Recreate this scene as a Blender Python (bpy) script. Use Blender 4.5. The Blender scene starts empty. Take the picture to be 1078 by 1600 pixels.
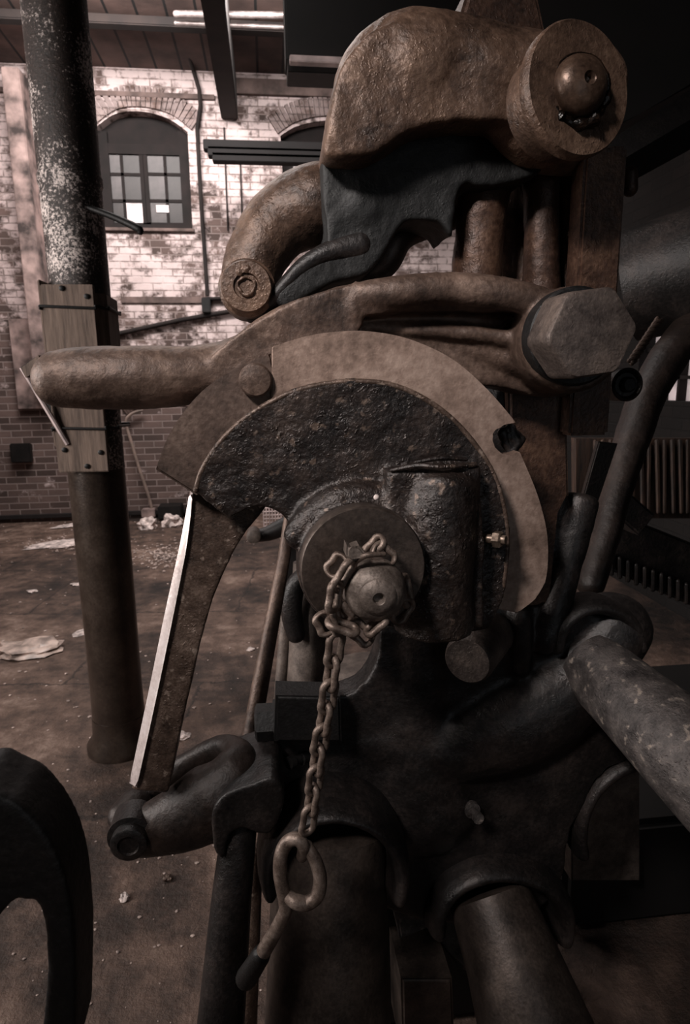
import bpy, bmesh, math, random
from mathutils import Vector, Matrix, noise
random.seed(7)
R = math.radians
C = bpy.context.scene.collection
scene = bpy.context.scene

# ------------------------------------------------------------------ camera
YAW, PITCH, F = R(6.6), R(11.5), 1000.0
CAM = Vector((0, 0, 1.6))
FWD = Vector((math.sin(YAW)*math.cos(PITCH), math.cos(YAW)*math.cos(PITCH), -math.sin(PITCH)))
RIGHT = Vector((math.cos(YAW), -math.sin(YAW), 0))
UP = RIGHT.cross(FWD)
ROLL = R(0.75)                       # the camera is held very slightly askew
RIGHT, UP = RIGHT*math.cos(ROLL) - UP*math.sin(ROLL), UP*math.cos(ROLL) + RIGHT*math.sin(ROLL)
cd = bpy.data.cameras.new('camera'); cam = bpy.data.objects.new('camera', cd); C.objects.link(cam)
cam.matrix_world = Matrix.Translation(CAM) @ Matrix((RIGHT, UP, -FWD)).transposed().to_4x4()
cd.sensor_fit = 'HORIZONTAL'; cd.sensor_width = 36; cd.lens = 36*F/1078
cd.clip_start = 0.02
cd.dof.use_dof = True; cd.dof.focus_distance = 0.98; cd.dof.aperture_fstop = 14
scene.camera = cam

# ------------------------------------------------------------------ world, lights, exposure
w = bpy.data.worlds.new('world'); scene.world = w; w.use_nodes = True
w.node_tree.nodes['Background'].inputs[0].default_value = (0.80, 0.70, 0.66, 1)
w.node_tree.nodes['Background'].inputs[1].default_value = 0.009
def area(name, loc, target, sx, sy, power, col=(1, .93, .9), spread=180):
    l = bpy.data.lights.new(name, 'AREA'); l.shape = 'RECTANGLE'; l.size = sx; l.size_y = sy
    l.energy = power; l.color = col; l.spread = R(spread)
    o = bpy.data.objects.new(name, l); C.objects.link(o); o.location = loc
    o.rotation_euler = (Vector(target)-Vector(loc)).to_track_quat('-Z', 'Y').to_euler()
    return o
area('skylight_key', (-1.25, -0.75, 3.3), (0.05, 1.0, 1.78), 0.45, 0.35, 8.6, (1, .92, .88), 46)
area('skylight_wall', (-0.9, 5.9, 4.75), (-1.0, 7.9, 2.9), 2.8, 0.5, 270)
area('window_daylight', (-3.3, 1.2, 2.2), (-0.6, 2.3, 1.5), 1.4, 1.4, 92, (1, .93, .89), 120)
area('skylight_floor', (-1.2, 4.2, 4.8), (-1.2, 4.4, 0), 2.4, 1.2, 110)
area('front_fill', (1.0, -1.9, 1.9), (0.5, 1.0, 1.3), 0.8, 1.6, 1.3, (.86, .93, 1), 90)  # added fill lamp behind the camera, brings out the right side
vs = scene.view_settings
vs.view_transform = 'Standard'; vs.look = 'None'; vs.exposure = -0.38; vs.gamma = 1.0; vs.use_curve_mapping = False

# ------------------------------------------------------------------ pixel rays and mesh helpers
def ray(px, py): return FWD + RIGHT*((px-539)/F) + UP*((800-py)/F)
def at(px, py, Y):
    d = ray(px, py); return CAM + d*(Y/d.y)
def onz(px, py, z=0.0):
    d = ray(px, py); return CAM + d*((z-CAM.z)/d.z)
def dep(p): return (p-CAM).dot(FWD)
def pr(p, r): return r/F*dep(p)

def spline(pts, n=6, closed=False):
    """Catmull-Rom through tuples of numbers; a trailing 'c' marks a hard corner (closed outlines)."""
    corner = [len(p) > 0 and p[-1] == 'c' for p in pts]
    P = [tuple(v for v in p if v != 'c') for p in pts]
    N = len(P); out = []
    for i in range(N if closed else N-1):
        p1, p2 = P[i], P[(i+1) % N]
        p0 = P[i-1] if (closed or i > 0) else p1
        p3 = P[(i+2) % N] if (closed or i < N-2) else p2
        if corner[i]: p0 = p1
        if corner[(i+1) % N]: p3 = p2
        if corner[i] and corner[(i+1) % N]:
            out.append(p1); continue
        for k in range(n):
            t = k/n
            out.append(tuple(0.5*((2*b)+(c-a)*t+(2*a-5*b+4*c-d)*t*t+(3*b-a-3*c+d)*t**3) for a, b, c, d in zip(p0, p1, p2, p3)))
    if not closed: out.append(P[-1])
    return out

def prism(bm, outline, Y0, Y1, bevel=0.0, n=6, seg=3, smooth=True):
    pts = spline(outline, n, True) if smooth else [tuple(v for v in p if v != 'c') for p in outline]
    f = [bm.verts.new(at(x, y, Y0)) for x, y in pts]
    b = [bm.verts.new(Vector((v.co.x, Y1, v.co.z))) for v in f]
    N = len(f)
    ff = bm.faces.new(f); bm.faces.new(b[::-1])
    for i in range(N):
        bm.faces.new((f[i], b[i], b[(i+1) % N], f[(i+1) % N]))
    if bevel > 0:
        ed = [e for e in ff.edges]
        bmesh.ops.bevel(bm, geom=ed, offset=bevel, segments=seg, affect='EDGES', clamp_overlap=True)
    return bm

def sweep(bm, pts, rads, seg=20, fy=1.0, caps=(1, 1), closed=False):
    """tube through world points, radius per point; fy scales the radius along world Y; caps: 0 flat, else dome factor"""
    N = len(pts); rings = []
    prev = None
    frames = []
    for i in range(N):
        a = pts[i-1] if (i > 0 or closed) else pts[i]
        b = pts[(i+1) % N] if (i < N-1 or closed) else pts[i]
        t = (b-a).normalized()
        yv = Vector((0, 1, 0))
        if abs(t.dot(yv)) < 0.85 and (prev is None or prev == 'y'):
            u = t.cross(yv).normalized(); v = u.cross(t).normalized(); prev = 'y'
        else:
            if prev is None or prev == 'y':
                u = Vector((1, 0, 0)) if not frames else frames[-1][1]
            else: u = prev
            u = (u - t*u.dot(t)).normalized(); v = t.cross(u).normalized()*-1; prev = u
            v = u.cross(t)
        frames.append((t, u, v))
    def ring(c, u, v, r):
        return [bm.verts.new(c + u*(r*math.cos(2*math.pi*k/seg)) + v*(r*fy*math.sin(2*math.pi*k/seg))) for k in range(seg)]
    if not closed and caps[0]:
        t, u, v = frames[0]
        for k in (4, 3, 2, 1):
            a = k/4.6*math.pi/2
            rings.append(ring(pts[0]-t*rads[0]*caps[0]*math.sin(a), u, v, rads[0]*math.cos(a)))
    for i in range(N):
        t, u, v = frames[i]; rings.append(ring(pts[i], u, v, rads[i]))
    if not closed and caps[1]:
        t, u, v = frames[-1]
        for k in (1, 2, 3, 4):
            a = k/4.6*math.pi/2
            rings.append(ring(pts[-1]+t*rads[-1]*caps[1]*math.sin(a), u, v, rads[-1]*math.cos(a)))
    M = len(rings)
    for i in range(M if closed else M-1):
        A, B = rings[i], rings[(i+1) % M]
        for k in range(seg):
            bm.faces.new((A[k], A[(k+1) % seg], B[(k+1) % seg], B[k]))
    if not closed:
        bm.faces.new(rings[0][::-1]); bm.faces.new(rings[-1])
    return bm

def tube(bm, path, seg=20, fy=1.0, caps=(1, 1), n=6, closed=False):
    """path of (px, py, Y, radius in px)"""
    s = spline(path, n, closed) if n > 1 else path
    pts = [at(a, b, c) for a, b, c, r in s]
    rads = [pr(p, q[3]) for p, q in zip(pts, s)]
    return sweep(bm, pts, rads, seg, fy, caps, closed)

def lathe(bm, c, axis, prof, seg=40, start=0.0, jitter=0.0):
    axis = Vector(axis).normalized()
    u = axis.cross(Vector((0, 0, 1)));
    if u.length < .1: u = axis.cross(Vector((1, 0, 0)))
    u.normalize(); v = axis.cross(u).normalized()
    rings = []
    for r, h in prof:
        r = max(r, 1e-5)
        rings.append([bm.verts.new(c + axis*h + u*(r*math.cos(start+2*math.pi*k/seg)) + v*(r*math.sin(start+2*math.pi*k/seg))) for k in range(seg)])
    for A, B in zip(rings, rings[1:]):
        for k in range(seg):
            bm.faces.new((A[k], A[(k+1) % seg], B[(k+1) % seg], B[k]))
    bm.faces.new(rings[0][::-1]); bm.faces.new(rings[-1])
    return bm

def sphere(bm, c, r, sy=1.0, sz=1.0):
    g = bmesh.ops.create_icosphere(bm, subdivisions=4, radius=r)
    for v in g['verts']:
        v.co = Vector((v.co.x, v.co.y*sy, v.co.z*sz)) + c
    return bm

def box(bm, lo, hi, bevel=0.0, rot=0.0):
    g = bmesh.ops.create_cube(bm, size=1)
    lo, hi = Vector(lo), Vector(hi); c = (lo+hi)/2; s = hi-lo
    for v in g['verts']: v.co = Vector((v.co.x*s.x, v.co.y*s.y, v.co.z*s.z))
    if rot:
        for v in g['verts']: v.co = Matrix.Rotation(rot, 3, 'Z') @ v.co
    for v in g['verts']: v.co += c
    if bevel:
        ed = list({e for v in g['verts'] for e in v.link_edges})
        bmesh.ops.bevel(bm, geom=ed, offset=bevel, segments=2, affect='EDGES')
    return bm

def NB(): return bmesh.new()
def _eval(bm, setup):
    me = bpy.data.meshes.new('working_mesh'); bm.normal_update(); bmesh.ops.recalc_face_normals(bm, faces=bm.faces); bm.to_mesh(me); bm.free()
    ob = bpy.data.objects.new('working_mesh', me); C.objects.link(ob)
    extra = setup(ob)
    bpy.context.view_layer.update()
    dg = bpy.context.evaluated_depsgraph_get()
    me2 = bpy.data.meshes.new_from_object(ob.evaluated_get(dg))
    out = bmesh.new(); out.from_mesh(me2)
    bpy.data.objects.remove(ob); bpy.data.meshes.remove(me); bpy.data.meshes.remove(me2)
    for e in extra or []: bpy.data.objects.remove(e)
    return out
def fuse(bm, voxel=0.004, smooth=6, lump=0.0015, ls=14.0):
    def st(ob):
        m = ob.modifiers.new('r', 'REMESH'); m.mode = 'VOXEL'; m.voxel_size = voxel
    b = _eval(bm, st)
    for _ in range(smooth):
        bmesh.ops.smooth_vert(b, verts=b.verts, factor=0.5, use_axis_x=True, use_axis_y=True, use_axis_z=True)
    b.normal_update()
    if lump:
        for v in b.verts:
            q = v.co*ls
            v.co += v.normal*(lump*(noise.noise(q) + 0.5*noise.noise(q*2.7) + 0.22*noise.noise(q*7)))
    return b

WORLD = {}
def put(name, bm, m, parent=None, sharp=42, origin=None):
    """link a bmesh as ONE object; its vertices are given in world space"""
    bmesh.ops.recalc_face_normals(bm, faces=bm.faces)
    if origin is None:
        lo = Vector((min(v.co.x for v in bm.verts), min(v.co.y for v in bm.verts), min(v.co.z for v in bm.verts)))
        hi = Vector((max(v.co.x for v in bm.verts), max(v.co.y for v in bm.verts), max(v.co.z for v in bm.verts)))
        origin = Vector(((lo.x+hi.x)/2, (lo.y+hi.y)/2, lo.z))
    bmesh.ops.translate(bm, verts=bm.verts, vec=-origin)
    for f in bm.faces: f.smooth = True
    for e in bm.edges:
        if len(e.link_faces) == 2 and e.calc_face_angle(0) > R(sharp): e.smooth = False
    me = bpy.data.meshes.new(name); bm.to_mesh(me); bm.free()
    me.materials.append(m)
    o = bpy.data.objects.new(name, me); C.objects.link(o)
    if parent: o.parent = parent; o.location = origin - WORLD[parent.name]
    else: o.location = origin
    WORLD[o.name] = origin
    return o
def tag(o, label, cat, group=None, kind=None):
    o['label'] = label; o['category'] = cat
    if group: o['group'] = group
    if kind: o['kind'] = kind
    return o
def thing(name, label, cat, loc, group=None):
    o = bpy.data.objects.new(name, None); C.objects.link(o); o.location = loc; o.empty_display_size = .05
    WORLD[o.name] = Vector(loc)
    return tag(o, label, cat, group)
def struct(name, bm, m, sharp=30, parent=None):
    o = put(name, bm, m, parent, sharp)
    if not parent: o['kind'] = 'structure'
    return o

# ------------------------------------------------------------------ materials
def nt(name):
    m = bpy.data.materials.new(name); m.use_nodes = True
    t = m.node_tree; b = t.nodes['Principled BSDF']; return m, t, b
def N(t, typ, **kw):
    n = t.nodes.new(typ)
    for k, v in kw.items(): setattr(n, k, v)
    return n
def s2l(c): return tuple(((x/255)/12.92 if x/255 <= .04045 else ((x/255+.055)/1.055)**2.4) for x in c)
def ramp(t, stops, fac):
    r = N(t, 'ShaderNodeValToRGB'); e = r.color_ramp.elements
    while len(e) > 1: e.remove(e[-1])
    e[0].position = stops[0][0]; e[0].color = (*s2l(stops[0][1]), 1)
    for p, c in stops[1:]:
        x = e.new(p); x.color = (*s2l(c), 1)
    t.links.new(fac, r.inputs[0]); return r.outputs[0]
def tex(t, kind, scale, co, **kw):
    n = N(t, kind); n.inputs['Scale'].default_value = scale
    for k, v in kw.items(): n.inputs[k].default_value = v
    t.links.new(co, n.inputs['Vector']); return n
def mixc(t, fac, a, b, mode='MIX'):
    n = N(t, 'ShaderNodeMix', data_type='RGBA', blend_type=mode)
    for s, v in ((0, fac), (6, a), (7, b)):
        if isinstance(v, (int, float)): n.inputs[s].default_value = v
        elif isinstance(v, tuple): n.inputs[s].default_value = (*v, 1)
        else: t.links.new(v, n.inputs[s])
    return n.outputs[2]
def maths(t, op, a, b=None, clamp=False):
    n = N(t, 'ShaderNodeMath', operation=op, use_clamp=clamp)
    for i, v in enumerate((a, b)):
        if v is None: continue
        if isinstance(v, (int, float)): n.inputs[i].default_value = v
        else: t.links.new(v, n.inputs[i])
    return n.outputs[0]
def bump(t, b, h, strength, dist=0.002):
    n = N(t, 'ShaderNodeBump'); n.inputs['Strength'].default_value = strength; n.inputs['Distance'].default_value = dist
    t.links.new(h, n.inputs['Height']); t.links.new(n.outputs[0], b.inputs['Normal'])

def iron(name, dark, mid, light, rough=(.45, .7), metallic=.35, s=9, bs=.6, pit=0.0, spec=.5, fleck=None):
    m, t, b = nt(name)
    co = N(t, 'ShaderNodeTexCoord').outputs['Object']
    n1 = tex(t, 'ShaderNodeTexNoise', s, co, Detail=8, Roughness=.65)
    n2 = tex(t, 'ShaderNodeTexNoise', s*14, co, Detail=4, Roughness=.6)
    f = maths(t, 'ADD', maths(t, 'MULTIPLY', n1.outputs[0], .75), maths(t, 'MULTIPLY', n2.outputs[0], .25))
    col = ramp(t, [(.36, dark), (.5, mid), (.64, light)], f)
    if fleck:
        n4 = tex(t, 'ShaderNodeTexNoise', 60, co, Detail=3)
        fm = maths(t, 'MULTIPLY', maths(t, 'SUBTRACT', n4.outputs[0], .62), 12, True)
        col = mixc(t, fm, col, s2l(fleck))
    t.links.new(col, b.inputs['Base Color'])
    b.inputs['Metallic'].default_value = metallic
    b.inputs['Specular IOR Level'].default_value = spec
    t.links.new(maths(t, 'ADD', maths(t, 'MULTIPLY', n2.outputs[0], rough[1]-rough[0]), rough[0]), b.inputs['Roughness'])
    n3 = tex(t, 'ShaderNodeTexNoise', 130, co, Detail=5, Roughness=.6)
    h = maths(t, 'ADD', n3.outputs[0], maths(t, 'MULTIPLY', n1.outputs[0], 1.5))
    if pit:
        nd = tex(t, 'ShaderNodeTexNoise', 60, co, Detail=3)
        v = tex(t, 'ShaderNodeTexVoronoi', 130, mixc(t, .03, co, nd.outputs[1], 'ADD'))
        v2 = maths(t, 'MULTIPLY', maths(t, 'SUBTRACT', .42, v.outputs['Distance'], True), pit*2.2)
        n5 = tex(t, 'ShaderNodeTexNoise', 22, co, Detail=2)
        v2 = maths(t, 'MULTIPLY', v2, maths(t, 'MULTIPLY', maths(t, 'SUBTRACT', n5.outputs[0], .42), 5, True))
        h = maths(t, 'ADD', h, v2)
    bump(t, b, h, bs, .0022)
    return m
M = {}
M['rust'] = iron('rusty_cast_iron', (28, 18, 14), (64, 44, 34), (104, 78, 62), (.34, .62), .35, 8, .55, .5)
M['rocker'] = iron('brown_painted_iron', (44, 32, 26), (88, 68, 56), (122, 98, 82), (.32, .52), .3, 7, .8, .5)
M['ring'] = iron('worn_ring_iron', (84, 67, 58), (140, 118, 106), (178, 156, 143), (.4, .65), .35, 6, .35, .2)
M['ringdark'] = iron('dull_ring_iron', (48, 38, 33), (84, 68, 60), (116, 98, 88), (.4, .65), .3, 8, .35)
M['lever'] = iron('lever_iron', (46, 35, 30), (84, 67, 58), (124, 103, 91), (.42, .62), .35, 9, .5, .25)
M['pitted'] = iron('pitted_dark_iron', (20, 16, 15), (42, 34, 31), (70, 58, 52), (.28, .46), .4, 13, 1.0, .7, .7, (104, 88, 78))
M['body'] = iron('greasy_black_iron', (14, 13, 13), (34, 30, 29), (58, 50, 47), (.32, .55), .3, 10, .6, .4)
M['black'] = iron('black_iron', (8, 7, 7), (16, 14, 14), (28, 24, 23), (.4, .7), .2, 10, .5)
M['bar'] = iron('greyish_bar_iron', (42, 38, 37), (74, 68, 66), (104, 96, 92), (.45, .7), .3, 30, .8, .8, .5, (140, 128, 118))
M['grey'] = iron('grey_scale_iron', (60, 52, 48), (92, 82, 76), (120, 108, 100), (.45, .7), .3, 20, .4, .4)
M['hex'] = iron('bolt_head_iron', (54, 46, 43), (84, 74, 69), (116, 102, 94), (.4, .6), .4, 16, .5, .5)
M['flange'] = iron('flange_steel', (40, 34, 31), (66, 57, 52), (92, 80, 73), (.34, .55), .5, 12, .3)
M['ball'] = iron('turned_steel_end', (66, 57, 52), (104, 93, 86), (142, 129, 120), (.4, .6), .4, 26, .45)
M['chain'] = iron('chain_steel', (68, 56, 50), (112, 97, 88), (152, 136, 126), (.35, .55), .5, 40, .4)
M['nut'] = iron('glossy_nut', (46, 34, 28), (80, 62, 51), (112, 90, 76), (.28, .42), .5, 12, .25)
M['gold'] = iron('bright_worn_nut', (74, 62, 54), (112, 96, 84), (150, 132, 118), (.25, .4), .6, 30, .3)
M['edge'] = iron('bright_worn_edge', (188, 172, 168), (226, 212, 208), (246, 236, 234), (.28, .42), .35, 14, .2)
M['grease'] = iron('glossy_dried_grease', (6, 4, 3), (18, 12, 9), (60, 44, 34), (.12, .3), .3, 30, .6)
M['strut'] = iron('strut_iron', (46, 36, 31), (84, 68, 59), (122, 103, 92), (.35, .55), .35, 18, .7, .8, .5, (150, 132, 120))
M['steel'] = iron('bare_rail_steel', (70, 62, 60), (110, 100, 98), (150, 140, 138), (.35, .5), .5, 9, .2)
M['colpaint'] = iron('column_paint', (50, 41, 36), (66, 55, 48), (84, 72, 64), (.24, .38), .45, 7, .2, .4, .6)
M['web'] = iron('shaded_greasy_iron', (5, 5, 5), (9, 9, 9), (22, 22, 22), (.5, .7), .1, 9, .6, .4)
M['link'] = iron('dark_brown_iron', (20, 15, 13), (38, 29, 25), (56, 44, 38), (.4, .6), .3, 9, .5, .3)  # brown darkened so the shade over the pivot link is in the colour
M['wood'] = None

def wood(name, dark, light, ang=0):
    m, t, b = nt(name)
    co = N(t, 'ShaderNodeTexCoord').outputs['Object']
    mp = N(t, 'ShaderNodeMapping'); mp.inputs['Scale'].default_value = (14, 14, 1.2) if ang == 0 else (1.2, 14, 14)
    t.links.new(co, mp.inputs[0])
    n1 = tex(t, 'ShaderNodeTexNoise', 3.5, mp.outputs[0], Detail=8, Roughness=.7)
    t.links.new(ramp(t, [(.35, dark), (.65, light)], n1.outputs[0]), b.inputs['Base Color'])
    b.inputs['Roughness'].default_value = .75
    bump(t, b, n1.outputs[0], .5, .004); return m
M['wood'] = wood('weathered_plank', (70, 56, 48), (124, 105, 93))
M['rib'] = wood('vertical_streaked_iron', (22, 17, 15), (76, 54, 42))

def flaky():
    m, t, b = nt('flaking_white_paint_on_iron')
    co = N(t, 'ShaderNodeTexCoord').outputs['Object']
    n1 = tex(t, 'ShaderNodeTexNoise', 6, co, Detail=2, Roughness=.5)
    n2 = tex(t, 'ShaderNodeTexNoise', 95, co, Detail=7, Roughness=.75)
    base = ramp(t, [(.35, (22, 17, 15)), (.65, (60, 46, 40))], n2.outputs[0])
    f = maths(t, 'ADD', maths(t, 'MULTIPLY', n1.outputs[0], .55), maths(t, 'MULTIPLY', n2.outputs[0], .85))
    fm = maths(t, 'MULTIPLY', maths(t, 'SUBTRACT', f, .735), 11, True)
    t.links.new(mixc(t, fm, base, s2l((226, 211, 205))), b.inputs['Base Color'])
    b.inputs['Roughness'].default_value = .5
    bump(t, b, n2.outputs[0], .6, .006); return m
M['flaky'] = flaky()

def brick(name, paint=1.0, br=((74, 60, 55), (122, 102, 96)), mortar=(152, 136, 131), axis='x', white=(232, 214, 212)):
    m, t, b = nt(name)
    co = N(t, 'ShaderNodeNewGeometry').outputs['Position']
    sp = N(t, 'ShaderNodeSeparateXYZ'); t.links.new(co, sp.inputs[0])
    cb = N(t, 'ShaderNodeCombineXYZ')
    t.links.new(sp.outputs[0 if axis == 'x' else 1], cb.inputs[0]); t.links.new(sp.outputs[2], cb.inputs[1])
    bt = N(t, 'ShaderNodeTexBrick'); t.links.new(cb.outputs[0], bt.inputs['Vector'])
    bt.inputs['Scale'].default_value = 1.0; bt.inputs['Brick Width'].default_value = .23; bt.inputs['Row Height'].default_value = .078
    bt.inputs['Mortar Size'].default_value = .008; bt.inputs['Mortar Smooth'].default_value = .3
    bt.inputs['Color1'].default_value = (*s2l(br[0]), 1); bt.inputs['Color2'].default_value = (*s2l(br[1]), 1); bt.inputs['Mortar'].default_value = (*s2l(mortar), 1)
    n1 = tex(t, 'ShaderNodeTexNoise', 1.5, co, Detail=4, Roughness=.6)
    n2 = tex(t, 'ShaderNodeTexNoise', 6, co, Detail=8, Roughness=.72)
    n3 = tex(t, 'ShaderNodeTexNoise', 3.2, co, Detail=5, Roughness=.6)
    col = mixc(t, .55, bt.outputs[0], ramp(t, [(.35, (60, 50, 48)), (.65, (190, 180, 178))], n3.outputs[0]), 'MULTIPLY')
    col = mixc(t, .35, col, bt.outputs[0])
    # whitewash left between about 1.9 m and 4.4 m, worn away lower down
    hz = maths(t, 'MULTIPLY', maths(t, 'SUBTRACT', sp.outputs[2], .25), .175)
    hz = maths(t, 'MAXIMUM', maths(t, 'MINIMUM', hz, .36), .19)
    f = maths(t, 'ADD', maths(t, 'ADD', maths(t, 'MULTIPLY', n1.outputs[0], .55), maths(t, 'MULTIPLY', n2.outputs[0], .55)), hz)
    f = maths(t, 'SUBTRACT', f, maths(t, 'MULTIPLY', bt.outputs['Fac'], .08))
    fm = maths(t, 'MULTIPLY', maths(t, 'SUBTRACT', f, .835), 11, True)
    fm = maths(t, 'MULTIPLY', fm, paint)
    wcol = mixc(t, n3.outputs[0], s2l((168, 150, 147)), s2l(white))
    t.links.new(mixc(t, fm, col, wcol), b.inputs['Base Color'])
    b.inputs['Roughness'].default_value = .85
    h = maths(t, 'ADD', maths(t, 'MULTIPLY', bt.outputs['Fac'], -1.0), maths(t, 'MULTIPLY', n2.outputs[0], .8))
    bump(t, b, h, .7, .012); return m
M['brick'] = brick('whitewashed_brick')
M['unlit'] = brick('unlit_dark_brick', 0.0, ((12, 9, 8), (24, 19, 17)), (14, 12, 11), 'y')  # near-black colour stands in for the right wall being unlit
M['archbrick'] = brick('arch_brick', .35, ((84, 66, 60), (120, 98, 90)), (110, 96, 92))

def floor_mat():
    m, t, b = nt('dirty_stone_floor')
    co = N(t, 'ShaderNodeNewGeometry').outputs['Position']
    n1 = tex(t, 'ShaderNodeTexNoise', .9, co, Detail=6, Roughness=.6)
    n2 = tex(t, 'ShaderNodeTexNoise', 7, co, Detail=9, Roughness=.72)
    n3 = tex(t, 'ShaderNodeTexNoise', 34, co, Detail=5, Roughness=.7)
    f = maths(t, 'ADD', maths(t, 'MULTIPLY', n1.outputs[0], .6), maths(t, 'MULTIPLY', n2.outputs[0], .4))
    col = ramp(t, [(.38, (26, 20, 17)), (.46, (64, 50, 43)), (.54, (108, 87, 76)), (.63, (160, 138, 125))], f)
    bt = N(t, 'ShaderNodeTexBrick'); mp = N(t, 'ShaderNodeMapping'); mp.inputs['Rotation'].default_value = (0, 0, .12)
    t.links.new(co, mp.inputs[0])
    d = mixc(t, .12, mp.outputs[0], n2.outputs[1], 'ADD')
    t.links.new(d, bt.inputs['Vector']); bt.inputs['Scale'].default_value = 1
    bt.inputs['Brick Width'].default_value = 1.5; bt.inputs['Row Height'].default_value = 1.1; bt.inputs['Mortar Size'].default_value = .007
    col = mixc(t, maths(t, 'MULTIPLY', bt.outputs['Fac'], .7), col, s2l((16, 12, 11)))
    fm = maths(t, 'MULTIPLY', maths(t, 'SUBTRACT', n3.outputs[0], .66), 14, True)
    col = mixc(t, fm, col, s2l((150, 134, 126)))
    t.links.new(col, b.inputs['Base Color'])
    b.inputs['Roughness'].default_value = .62
    bump(t, b, maths(t, 'ADD', maths(t, 'MULTIPLY', n2.outputs[0], 2), n3.outputs[0]), .8, .012); return m
M['floor'] = floor_mat()

def boards():
    m, t, b = nt('dark_ceiling_boards')
    co = N(t, 'ShaderNodeNewGeometry').outputs['Position']
    sp = N(t, 'ShaderNodeSeparateXYZ'); t.links.new(co, sp.inputs[0])
    fr = maths(t, 'FRACT', maths(t, 'MULTIPLY', sp.outputs[0], 1/.27))
    gap = maths(t, 'LESS_THAN', fr, .09)
    n1 = tex(t, 'ShaderNodeTexNoise', 2.2, co, Detail=6)
    col = ramp(t, [(.35, (50, 37, 33)), (.65, (92, 72, 66))], n1.outputs[0])
    t.links.new(mixc(t, gap, col, s2l((8, 6, 6))), b.inputs['Base Color'])
    b.inputs['Roughness'].default_value = .8
    bump(t, b, maths(t, 'SUBTRACT', n1.outputs[0], gap), .8, .02); return m
M['boards'] = boards()

def plain(name, c, rough=.7, metallic=0, emit=0, ec=None, noise_s=6, var=.25):
    m, t, b = nt(name)
    co = N(t, 'ShaderNodeTexCoord').outputs['Object']
    n1 = tex(t, 'ShaderNodeTexNoise', noise_s, co, Detail=6)
    d = tuple(max(0, int(x*(1-var))) for x in c); l = tuple(min(255, int(x*(1+var))) for x in c)
    t.links.new(ramp(t, [(.35, d), (.65, l)], n1.outputs[0]), b.inputs['Base Color'])
    b.inputs['Roughness'].default_value = rough; b.inputs['Metallic'].default_value = metallic
    if emit:
        b.inputs['Emission Color'].default_value = (*s2l(ec or c), 1); b.inputs['Emission Strength'].default_value = emit
    bump(t, b, n1.outputs[0], .3, .003)
    return m
M['dark'] = plain('dark_timber', (28, 21, 19), .9)
M['railblack'] = plain('black_rail_paint', (12, 9, 9), .95)
M['frame'] = plain('window_frame_timber', (24, 18, 17), .9)
M['pane'] = plain('dusty_glass', (66, 60, 60), .5, noise_s=3, var=.4)
M['daypane'] = plain('daylit_glass', (200, 186, 186), .4, emit=.5)
M['paper'] = plain('pale_paper', (196, 182, 176), .7, noise_s=20)
M['plastic'] = plain('dusty_plastic', (176, 158, 148), .35, noise_s=14)
M['cable'] = plain('pale_cable', (120, 104, 96), .6)
M['ledge'] = plain('stone_ledge', (92, 78, 74), .9)
M['pilaster'] = plain('peeling_pilaster', (116, 100, 96), .9, noise_s=5, var=.5)
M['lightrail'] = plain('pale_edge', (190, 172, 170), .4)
M['soffit'] = plain('black_shaft', (14, 11, 10), .7)
M['rubble'] = plain('pale_rubble', (170, 152, 144), .8, noise_s=40)

# ================================================================== the room
WY = 7.9
zc = at(250, 108, WY).z
xl = at(-70, 600, WY).x
XR = 2.75
bm = NB(); box(bm, (xl-.1, -2.5, -.1), (XR+.1, WY+.2, 0)); struct('floor', bm, M['floor'])
bm = NB(); box(bm, (xl-.1, -2.5, zc), (XR+.1, WY+.2, zc+.15)); struct('ceiling', bm, M['boards'])
# back wall with two arched windows cut out
win1 = [(153, 360, 'c'), (148, 200, 'c'), (180, 178), (220, 174), (262, 185), (293, 206, 'c'), (301, 358, 'c')]
win2 = [(443, 300, 'c'), (438, 212, 'c'), (462, 198), (500, 189), (545, 190), (590, 210, 'c'), (592, 300, 'c')]
def wall_with_holes(lo, hi, holes):
    bm = NB(); box(bm, lo, hi)
    def st(ob):
        ex = []
        for h in holes:
            c = bpy.data.meshes.new('cut'); b2 = NB(); h(b2); bmesh.ops.recalc_face_normals(b2, faces=b2.faces); b2.to_mesh(c); b2.free()
            co = bpy.data.objects.new('cut', c); C.objects.link(co); ex.append(co)
            md = ob.modifiers.new('b', 'BOOLEAN'); md.object = co; md.operation = 'DIFFERENCE'; md.solver = 'EXACT'
        return ex
    return _eval(bm, st)
def hole(o): 
    def h(b2):
        prism(b2, o, WY, WY+.5, 0); 
        for v in b2.verts:
            if abs(v.co.y-WY) < 1e-4: v.co.y = WY-.1
    return h
bm = wall_with_holes((xl-.1, WY, 0), (XR+.2, WY+.32, zc), [hole(win1), hole(win2)])
struct('wall_back', bm, M['brick'])
bm = NB(); box(bm, (xl-.2, -2.5, 0), (xl, WY, zc)); struct('wall_left', bm, M['brick'])
pw = [(3.62, 4.75, 1.52, 2.15)]
def rh(b2): box(b2, (XR-.1, 3.72, 1.44), (XR+.5, 4.6, 2.0))
bm = wall_with_holes((XR, -2.5, 0), (XR+.25, WY, zc), [rh]); struct('wall_right', bm, M['unlit'])
bm = NB(); box(bm, (XR+.12, 3.68, 1.40), (XR+.2, 4.64, 2.04)); w3 = struct('window_3', bm, M['daypane'])
bm = NB()
for z in (1.60, 1.80): box(bm, (XR+.06, 3.72, z-.012), (XR+.12, 4.6, z+.012))
for y in (3.95, 4.2, 4.4): box(bm, (XR+.06, y-.012, 1.44), (XR+.12, y+.012, 2.0))
put('glazing_bar', bm, M['frame'], w3)

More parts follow.
